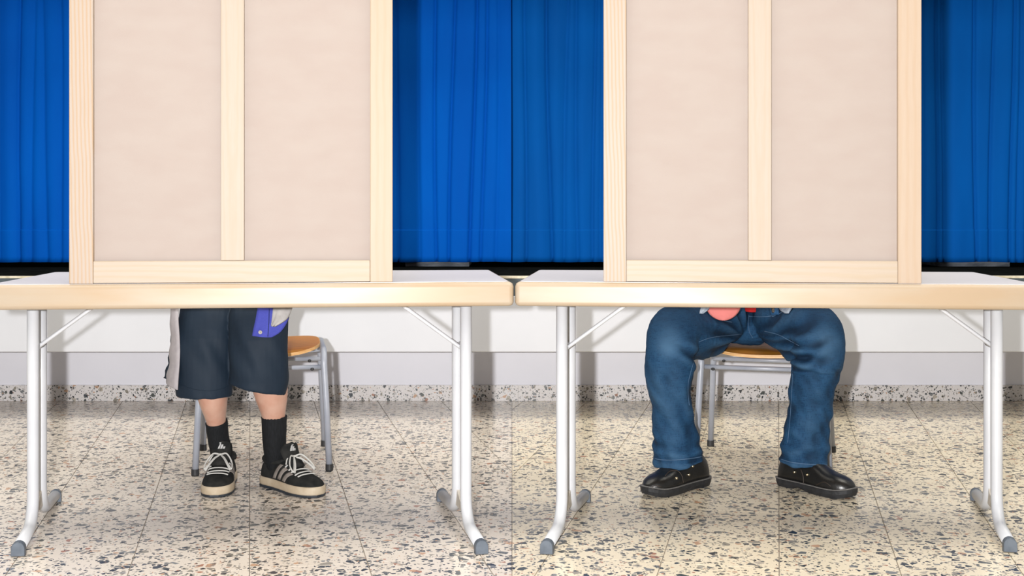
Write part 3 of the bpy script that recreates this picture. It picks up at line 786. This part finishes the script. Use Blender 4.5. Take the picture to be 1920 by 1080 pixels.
def upper_body(root, hx, hy, yaw, shirt_mat, hair_mat, leg_rows):
    """skin body as one surface, shirt, hair and eyes; local frame: hips at the origin, facing -y"""
    Mx = Matrix.Translation((hx, hy, 0)) @ Matrix.Rotation(yaw, 4, 'Z')
    p = lambda x, y, z: Mx @ Vector((x, y, z))
    def rows(lst, g=0.0): return [tuple(p(x, y, z)) + (a + g, b + g) for x, y, z, a, b in lst]
    hint = Mx.to_3x3() @ Vector((1, 0, 0))
    torso = [(0, 0.0, .55, .10, .07), (0, .01, .61, .135, .09), (0, -.01, .72, .135, .09), (0, -.05, .84, .15, .10), (0, -.10, .95, .165, .105), (0, -.13, 1.02, .13, .08), (0, -.145, 1.06, .062, .058), (0, -.165, 1.11, .054, .056), (0, -.18, 1.15, .055, .06)]
    arms = []
    for sg in (-1, 1):
        arms.append([(sg * .13, -.12, 1.0, .05, .055), (sg * .185, -.14, .975, .054, .056), (sg * .225, -.24, .87, .046, .048), (sg * .235, -.36, .785, .040, .040), (sg * .20, -.46, .772, .037, .036), (sg * .155, -.575, .762, .029, .025)])
    body = MB()
    limb(body, rows(torso), hint)
    for a in arms: limb(body, rows(a), hint)
    hc = p(0, -.20, 1.225)
    body.ball(hc, (.076, .092, .112), 24, 16)
    body.ball(p(0, -.225, 1.165), (.056, .062, .062), 16, 10)              # jaw
    limb(body, rows([(0, -.285, 1.245, .010, .010), (0, -.300, 1.222, .012, .012), (0, -.306, 1.205, .016, .013), (0, -.29, 1.195, .014, .01)]), hint, 10, 3)   # nose
    body.ball(p(0, -.282, 1.167), (.024, .010, .009), 12, 8); body.ball(p(0, -.281, 1.137), (.022, .016, .016), 12, 8)
    for sg in (-1, 1):
        body.ball(p(sg * .078, -.19, 1.215), (.010, .018, .031), 10, 8)
        body.ball(p(sg * .03, -.276, 1.262), (.026, .012, .008), 10, 6)
        # hands flat on the table: palm, four fingers, thumb
        w_ = (sg * .155, -.575, .762)
        limb(body, rows([(sg * .155, -.57, .760, .028, .022), (sg * .148, -.61, .755, .038, .018), (sg * .142, -.665, .751, .041, .015)]), hint, 14, 4)
        for k, (dx, ln) in enumerate(((-.030, .060), (-.010, .072), (.011, .067), (.030, .050))):
            bx, by = sg * .142 + dx, -.662
            limb(body, rows([(bx, by + .01, .752, .0095, .0095), (bx + dx * .15, by - ln * .4, .759, .0088, .0088), (bx + dx * .25, by - ln * .75, .754, .0082, .0082), (bx + dx * .28, by - ln, .744, .0072, .0072)]), hint, 10, 3)
        ix = sg * .148 - sg * .036
        limb(body, rows([(ix + sg * .01, -.605, .755, .013, .012), (ix - sg * .014, -.632, .752, .0105, .010), (ix - sg * .026, -.662, .747, .009, .009)]), hint, 10, 3)
    for lr in leg_rows: limb(body, lr, (1, 0, 0))
    bm_ = remesh(body, 'body', 0.0055, 4, 0.4)
    attach('body', bm_, M['skin'], root)
    sh = MB(); limb(sh, rows([(0, 0.02, .525, .142, .10), (0, .015, .60, .145, .10)] + torso[2:6] + [(0, -.14, 1.04, .075, .068)], 0.013), hint)
    for a in arms: limb(sh, rows(a[:5] + [(a[5][0] * 1.05, -.535, .766, .034, .031)], 0.010), hint)
    shm = remesh(sh, 'shirt', 0.008, 6)
    displace(shm, lambda c, n: 0.004 * noise.noise(c * 11) - 0.001)
    for v in shm.vertices: v.co.z = max(v.co.z, .735) if v.co.y < hy - .42 else v.co.z
    attach('shirt', shm, shirt_mat, root)
    hb = MB().ball(p(0, -.165, 1.265), (.082, .090, .085), 20, 14); hb.ball(p(0, -.14, 1.215), (.078, .062, .085), 18, 12); hb.ball(p(0, -.235, 1.315), (.06, .045, .026), 14, 8)
    hm = remesh(hb, 'hair', 0.006, 3); displace(hm, lambda c, n: 0.004 * noise.noise(c * 45))
    attach('hair', hm, hair_mat, root)
    for sg in (-1, 1):
        e = attach('eye', MB().ball(p(sg * .03, -.279, 1.243), (.012, .012, .010), 12, 8).mesh('eye'), M['eye'], root)
        attach('iris', MB().ball(p(sg * .03, -.2885, 1.240), (.0055, .0035, .0055), 10, 6).mesh('iris'), M['rubber'], root, e)

# ---- person in shorts and sneakers
p1 = empty('person', (wx(455, 4.2), 4.2, 0), 0, 'person in navy shorts, black socks and striped sneakers sitting behind a screen', 'person')
hx1, hy1 = wx(446, 4.58), 4.58
legL = [(wx(404, 4.5), 4.5, .555, .055, .055), (wx(392, 4.3), 4.33, .565, .055, .05), (wx(387, 4.19), 4.20, .53, .052, .052), (wx(391, 4.13), 4.13, .40, .052, .056), (wx(399, 4.13), 4.13, .305, .049, .055), (wx(405, 4.15), 4.15, .225, .0325, .039), (wx(411, 4.18), 4.175, .14, .026, .031), (wx(415, 4.18), 4.185, .08, .024, .03)]
legR = [(wx(492, 4.5), 4.5, .555, .055, .055), (wx(488, 4.3), 4.31, .565, .055, .05), (wx(490, 4.17), 4.17, .53, .052, .052), (wx(500, 4.12), 4.12, .40, .060, .058), (wx(508, 4.12), 4.12, .32, .0565, .056), (wx(513, 4.13), 4.13, .24, .0385, .039), (wx(515.5, 4.147), 4.147, .14, .026, .029), (wx(519, 4.157), 4.157, .08, .021, .023)]
upper_body(p1, hx1, hy1, R(10.5), M['blueshirt'], M['hair1'], [legL, legR])
sh = MB()
hw = 0.0925
limb(sh, [(wx(404, 4.5), 4.52, .55, .095, .088), (wx(392, 4.3), 4.34, .575, .092, .080), (wx(384, 4.17), 4.215, .575, .0945, .085), (wx(383.5, 4.13), 4.14, .50, .096, .080), (wx(383.5, 4.13), 4.13, .42, .096, .075), (wx(383, 4.13), 4.13, .308, .0935, .072)], n=32)
limb(sh, [(wx(492, 4.5), 4.52, .55, .095, .088), (wx(488, 4.3), 4.32, .575, .092, .080), (wx(486, 4.17), 4.165, .575, .0955, .085), (wx(486, 4.1), 4.09, .50, .096, .080), (wx(487, 4.1), 4.08, .42, .097, .075), (wx(487, 4.1), 4.085, .372, .097, .073), (wx(483.5, 4.1), 4.085, .338, .096, .072)], n=32)
limb(sh, [(wx(440, 4.4), 4.45, .54, .06, .06), (wx(437, 4.2), 4.25, .55, .05, .06), (wx(436, 4.12), 4.17, .47, .03, .045), (wx(434, 4.12), 4.17, .36, .02, .045)], n=16)
sh.ball((hx1, hy1 + .0, .56), (.168, .125, .115), 24, 14)
shm = remesh(sh, 'shorts', 0.0038, 2)
def f_shorts(c, n):
    a = 0.0035 * noise.noise(Vector((c.x * 26 + c.z * 10, c.y * 8, c.z * 7 - c.x * 6)))
    d = (c.x - wx(437, 4.05)) * 1.0 + (c.z - 0.56) * 0.55
    return a + 0.0022 * math.sin(d * 75) * math.exp(-((c.z - .47) / .09) ** 2) * (1 if n.y < 0 else 0)
displace(shm, f_shorts)
bs = bvh_of(shm)
shorts = attach('shorts', shm, M['navy'], p1)
q = snap(bs, [wp(a, b, 4.05) for a, b in smooth_path([(335, 720), (360, 729), (392, 733), (420, 728), (430, 722)], 8)], 0.0002)
attach('hem_seam', MB().tube(q, 0.0009, hint=(0, 0, 1), n=6).mesh('hem_seam'), M['navy'], p1, shorts)
# pale side panel flaring from the outer leg, navy flap behind it
Lp = [wp(322, 570, 4.17), wp(323, 600, 4.18), wp(323, 630, 4.18), wp(320, 660, 4.18), wp(318, 685, 4.18), wp(314, 705, 4.18), wp(312, 712, 4.18)]
Rp = [wp(334, 570, 4.12), wp(334, 600, 4.085), wp(336, 630, 4.072), wp(337, 660, 4.068), wp(336, 685, 4.066), wp(334, 712, 4.066), wp(333, 731, 4.066)]
attach('side_panel', sheet(smooth_path(Lp, 4), smooth_path(Rp, 4), 6, lambda i, t: Vector((-.010 * math.sin(math.pi * t) + .003 * math.sin(i * 22) * (1 - t), -.012 * math.sin(math.pi * t), 0)), 0.004), M['stripe'], p1, shorts)
Lq = [wp(325, 600, 4.20), wp(321, 640, 4.205), wp(317, 670, 4.21), wp(313, 690, 4.215), wp(307, 709, 4.22)]
Rq = [wp(331, 600, 4.19), wp(331, 640, 4.19), wp(330, 670, 4.19), wp(328, 695, 4.19), wp(322, 714, 4.19)]
attach('back_flap', sheet(smooth_path(Lq, 4), smooth_path(Rq, 4), 4, lambda i, t: Vector((.003 * math.sin(i * 22) * (1 - t), 0, 0)), 0.004), M['navy'], p1, shorts)
# shirt tail over the thigh, with the grey jersey beneath
YF = 4.0
Lb = [wp(486, 545, 4.3), wp(485, 562, 4.12), wp(483, 578, 4.02), wp(479, 600, 4.005), wp(475, 618, 4.005), wp(473, 630, 4.005)]
Rb = [wp(545, 545, 4.3), wp(546, 562, 4.12), wp(545, 578, 4.03), wp(539, 602, 4.02), wp(526, 622, 4.012), wp(509, 632.5, 4.005)]
tail = attach('shirt_tail', sheet(smooth_path(Lb, 5), smooth_path(Rb, 5), 10, lambda i, t: Vector((0, -.012 * math.sin(math.pi * t) + .002 * math.sin(9 * t), 0)), 0.003), M['blueshirt'], p1)
attach('button', MB().tube([wp(488, 623, 3.990), wp(488, 623, 3.994)], 0.0062, hint=(1, 0, 0), n=16).mesh('button'), M['button'], p1, tail)
for q in ((487.3, 622.4), (488.7, 623.6)):
    attach('button_hole', MB().ball(wp(q[0], q[1], 3.9895), .0011, 8, 6).mesh('button_hole'), M['belt'], p1, tail)
for a0, a1 in (((504, 580), (502, 630)),):
    attach('placket_seam', MB().tube([wp(505, 580, 4.003), wp(504, 605, 3.988), wp(502, 631, 3.989)], 0.0009, hint=(1, 0, 0), n=6).mesh('placket_seam'), M['navy'], p1, tail)
Lg = [wp(515, 560, 4.05), wp(512, 578, 3.995), wp(510, 595, 3.982), wp(508, 611, 3.982)]
Rg = [wp(556, 560, 4.05), wp(548, 578, 4.005), wp(538, 598, 3.995), wp(515, 612, 3.985)]
attach('jersey_hem', sheet(smooth_path(Lg, 5), smooth_path(Rg, 5), 8, lambda i, t: Vector((0, -.007 * math.sin(math.pi * t) + .0025 * math.sin(12 * t), 0)), 0.004), M['greyshirt'], p1)
# socks
for rows_ in ([(wx(406.5, 4.16), 4.155, wz(793, 4.13), .036, .047), (wx(410, 4.17), 4.17, .155, .035, .042), (wx(416, 4.185), 4.185, .105, .036, .044), (wx(418, 4.185), 4.18, .05, .035, .05)],
              [(wx(514, 4.14), 4.14, wz(784, 4.1), .0425, .050), (wx(514.5, 4.14), 4.14, .16, .039, .043), (wx(516, 4.15), 4.15, .105, .036, .040), (wx(519.5, 4.157), 4.157, .05, .028, .030)]):
    mb = MB(); limb(mb, rows_, n=24, k=6)
    me = mb.mesh('sock'); displace(me, lambda c, n: .0018 * noise.noise(Vector((c.x * 12, c.y * 12, c.z * 40))))
    sk = attach('sock', me, M['sock'], p1)
sneaker(p1, (wx(424, 4.26), 4.27), (wx(405, 4.02), 4.0), 0.275, 0)
sneaker(p1, (wx(499, 4.19), 4.195), (wx(606, 3.99), 3.99), 0.285, 1)

# ---- person in jeans and boots
p2 = empty('person', (wx(1395, 4.1), 4.1, 0), 0, 'person in blue jeans and black boots sitting with knees apart behind a screen', 'person')
hx2, hy2 = wx(1404, 4.6), 4.6
KY = 4.06
legA = [(wx(1372, 4.55), 4.55, .56, .055, .055), (wx(1334, 4.35), 4.35, .535, .055, .052), (wx(1262, KY), KY + .07, .50, .05, .045), (wx(1262, 4.12), 4.12, .3, .045, .05), (wx(1272, 4.15), 4.15, .12, .036, .04)]
legB = [(wx(1438, 4.55), 4.55, .56, .055, .055), (wx(1474, 4.35), 4.35, .535, .055, .052), (wx(1532, KY), KY + .07, .50, .05, .045), (wx(1524, 4.12), 4.12, .3, .045, .05), (wx(1508, 4.15), 4.15, .12, .036, .04)]
upper_body(p2, hx2, hy2, R(-11), M['red'], M['hair2'], [legA, legB])
je = MB()
px = lambda d, y: d * y / F
limb(je, [(wx(1385, 4.56), 4.57, .555, .085, .095), (wx(1360, 4.45), 4.45, .543, .088, .090), (wx(1308, 4.25), 4.25, .511, .091, .098), (wx(1268, 4.12), 4.13, .525, .088, .088), (wx(1258.5, 4.07), 4.075, .465, .0825, .076),
          (wx(1258.5, 4.07), 4.085, .395, .081, .072), (wx(1260, 4.08), 4.105, .33, .071, .070), (wx(1264, 4.1), 4.125, .25, .071, .070), (wx(1268, 4.12), 4.14, .165, .0765, .078), (wx(1273.5, 4.12), 4.145, .085, .0845, .090)], n=36)
limb(je, [(wx(1424, 4.56), 4.57, .555, .085, .095), (wx(1450, 4.45), 4.45, .543, .088, .090), (wx(1495, 4.25), 4.25, .511, .091, .098), (wx(1530, 4.12), 4.13, .525, .088, .088), (wx(1537, 4.07), 4.075, .465, .0835, .076),
          (wx(1531, 4.07), 4.085, .395, .080, .072), (wx(1526, 4.08), 4.105, .33, .073, .070), (wx(1520, 4.1), 4.125, .25, .074, .070), (wx(1512, 4.12), 4.14, .165, .078, .076), (wx(1507, 4.12), 4.14, .080, .0825, .086)], n=36)
je.ball(wp(1404, 615, 4.47), (.12, .07, .062), 18, 12)
je.ball((hx2, hy2, .575), (.165, .125, .115), 24, 14)
jm = remesh(je, 'jeans', 0.0042, 5)
C0 = wp(1403, 640, 4.40)
def f_jeans(c, n):
    dx, dz = c.x - C0.x, c.z - C0.z; dist = math.hypot(dx, dz); d = 0.0
    if c.z > .40 and n.y < 0.3:
        ang = math.atan2(dz, abs(dx) + 1e-5)
        mk = math.exp(-((dist - .12) / .07) ** 2) * min(1, dist / .075) ** 1.5
        d += 0.0095 * mk * (math.sin(ang * 15 + (1.2 if dx > 0 else 0.2) + 2.0 * noise.noise(c * 6)) - 0.2)
        for kx, sg in ((wx(1300, 4.1), 1), (wx(1492, 4.1), -1)):      # bunched folds behind the knees
            q = (c.x - kx) * sg; r_ = (c.z - .46) * 1.0 + q * 0.75
            d += 0.0085 * math.sin(r_ * 95) * math.exp(-((q + .02) / .045) ** 2) * math.exp(-((c.z - .455) / .05) ** 2)
    if c.z < .46:
        m2 = min(1, (.46 - c.z) / .06)
        d += m2 * 0.011 * noise.noise(Vector((c.x * 14, c.y * 10, c.z * 11 + c.x * (9 if c.x < C0.x else -9))))
        d += m2 * 0.0055 * noise.noise(Vector((c.x * 30, c.y * 20, c.z * 26 + c.x * 20)))
        if c.z < .2:
            d += 0.0085 * math.sin(c.z * 105 + 3.5 * noise.noise(c * 9)) * math.exp(-((c.z - .125) / .035) ** 2) * (0.6 + 0.4 * noise.noise(c * 14))
    d += 0.0012 * noise.noise(c * 60)
    return d
jm.update()
fold = [f_jeans(v.co, v.normal) for v in jm.vertices]
displace(jm, f_jeans)
at = jm.attributes.new('fade', 'FLOAT', 'POINT'); dk = jm.attributes.new('dark', 'FLOAT', 'POINT'); jm.update()
vals = []; dark = []
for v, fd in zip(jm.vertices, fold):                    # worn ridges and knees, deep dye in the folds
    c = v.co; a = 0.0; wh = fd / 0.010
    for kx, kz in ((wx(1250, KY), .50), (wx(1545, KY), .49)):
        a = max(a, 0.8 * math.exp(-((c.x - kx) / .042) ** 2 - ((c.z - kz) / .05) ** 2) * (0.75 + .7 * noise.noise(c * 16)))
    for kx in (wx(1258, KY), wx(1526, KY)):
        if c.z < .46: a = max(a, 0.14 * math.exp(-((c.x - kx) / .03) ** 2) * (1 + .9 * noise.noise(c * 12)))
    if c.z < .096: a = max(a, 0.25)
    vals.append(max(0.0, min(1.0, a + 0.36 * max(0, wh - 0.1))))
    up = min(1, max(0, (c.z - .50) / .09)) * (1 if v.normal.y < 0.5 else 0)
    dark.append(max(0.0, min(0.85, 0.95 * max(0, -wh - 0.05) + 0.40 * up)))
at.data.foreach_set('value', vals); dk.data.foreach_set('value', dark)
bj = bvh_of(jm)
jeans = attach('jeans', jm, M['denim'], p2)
def jseam(name, pts, r, mt='thread', k=8, off=0.0006):
    q = snap(bj, [wp(a, b, 4.1) for a, b in smooth_path(pts, k)], off)
    if len(q) > 3: attach(name, MB().tube(q, r, r * 0.7, hint=(0, 0, 1), n=6).mesh(name), M[mt], p2, jeans)
jseam('inseam', [(1310, 641), (1330, 634), (1355, 630), (1392, 626)], 0.0011)
jseam('inseam', [(1498, 648), (1478, 637), (1455, 626), (1432, 621)], 0.0011)
jseam('inseam', [(1292, 760), (1290, 720), (1300, 680)], 0.0011)
jseam('inseam', [(1487, 690), (1485, 730), (1482, 780), (1477, 830)], 0.0011)
jseam('fly_seam', [(1404, 590), (1403, 606), (1405, 622), (1412, 634)], 0.0011)
jseam('waist_seam', [(1404, 593), (1420, 594), (1436, 594), (1450, 592)], 0.0011)
jseam('pocket_seam', [(1448, 594), (1462, 588), (1474, 581)], 0.0011)
jseam('pocket_seam', [(1330, 590), (1352, 600), (1372, 604)], 0.0011)
for pts in ([(1228, 860), (1245, 862.5), (1270, 862), (1295, 859.5), (1316, 856)], [(1464, 861), (1485, 867), (1510, 870), (1535, 872), (1551, 872)]):
    jseam('hem_seam', pts, 0.0016)
# belt, shirt hem, shirt tail, pocket linings
attach('belt_loop', sheet(snap(bj, [wp(1443, 577, 4.2), wp(1445, 585, 4.2), wp(1447, 592, 4.2)], .002), snap(bj, [wp(1461, 577, 4.2), wp(1461, 584, 4.2), wp(1461, 590, 4.2)], .002), 4, None, 0.006), M['denim_hem'], p2, jeans)
attach('belt_buckle', MB().tube(snap(bj, [wp(1451, 577, 4.2), wp(1453, 588, 4.2)], .006), 0.008, 0.003, hint=(1, 0, 0), n=8).mesh('belt_buckle'), M['belt'], p2, jeans)
Lr = [wp(1376, 552, 4.46), wp(1378, 570, 4.42), wp(1390, 583, 4.40)]; Rr_ = [wp(1450, 552, 4.46), wp(1448, 568, 4.42), wp(1428, 584, 4.40)]
attach('shirt_hem', sheet(smooth_path(Lr, 5), smooth_path(Rr_, 5), 10, lambda i, t: Vector((0, -.02 * math.sin(math.pi * t), -.002 * math.sin(math.pi * t))), 0.005), M['red'], p2)
Lk = []; Rk = []
for k in range(16):
    a = R(-8 - 78 * k / 15); hwp = 34 * math.cos(a); rr = 566 - 34 * math.sin(a); 
    yy = 4.15 + 0.02 * (rr - 560) / 40
    Lk.append(wp(1356 - hwp, rr, yy)); Rk.append(wp(1356 + hwp, rr, yy))
Lk = [wp(1332, 535, 4.42), wp(1324, 545, 4.25), wp(1321, 556, 4.16)] + Lk; Rk = [wp(1382, 535, 4.42), wp(1389, 545, 4.25), wp(1391, 556, 4.16)] + Rk
attach('shirt_tail', sheet(Lk, Rk, 12, lambda i, t: Vector((0, -.006 * math.sin(math.pi * t), 0)), 0.004), M['pink'], p2)
for A, Bq in (([wp(1318, 568, 4.12), wp(1313, 581, 4.115), wp(1312, 588, 4.115)], [wp(1334, 568, 4.12), wp(1328, 580, 4.115), wp(1317, 588, 4.115)]),
              (snap(bj, [wp(1462, 577, 4.2), wp(1466, 584, 4.2), wp(1474, 589, 4.2)], .005), snap(bj, [wp(1488, 577, 4.2), wp(1484, 583, 4.2), wp(1480, 589, 4.2)], .005))):
    attach('pocket_lining', sheet(smooth_path(A, 4), smooth_path(Bq, 4), 5, lambda i, t: Vector((0, .003 * math.sin(10 * t), 0)), 0.003), M['lining'], p2, jeans)
boot(p2, (wx(1318, 4.22), 4.205), (wx(1204, 3.99), 3.985), 0.30, ((1298, 874), (1291, 890), (1268, 897)), ([(1247, 893), (1256, 884), (1270, 883), (1278, 892), (1281, 906)], [(1214, 918), (1228, 911), (1240, 913)]))
boot(p2, (wx(1466, 4.2), 4.2), (wx(1584, 4.0), 4.0), 0.29, ((1490, 885), (1514, 890)), ([(1502, 880), (1506, 892), (1507, 906)], [(1530, 910), (1545, 904), (1558, 912)]))
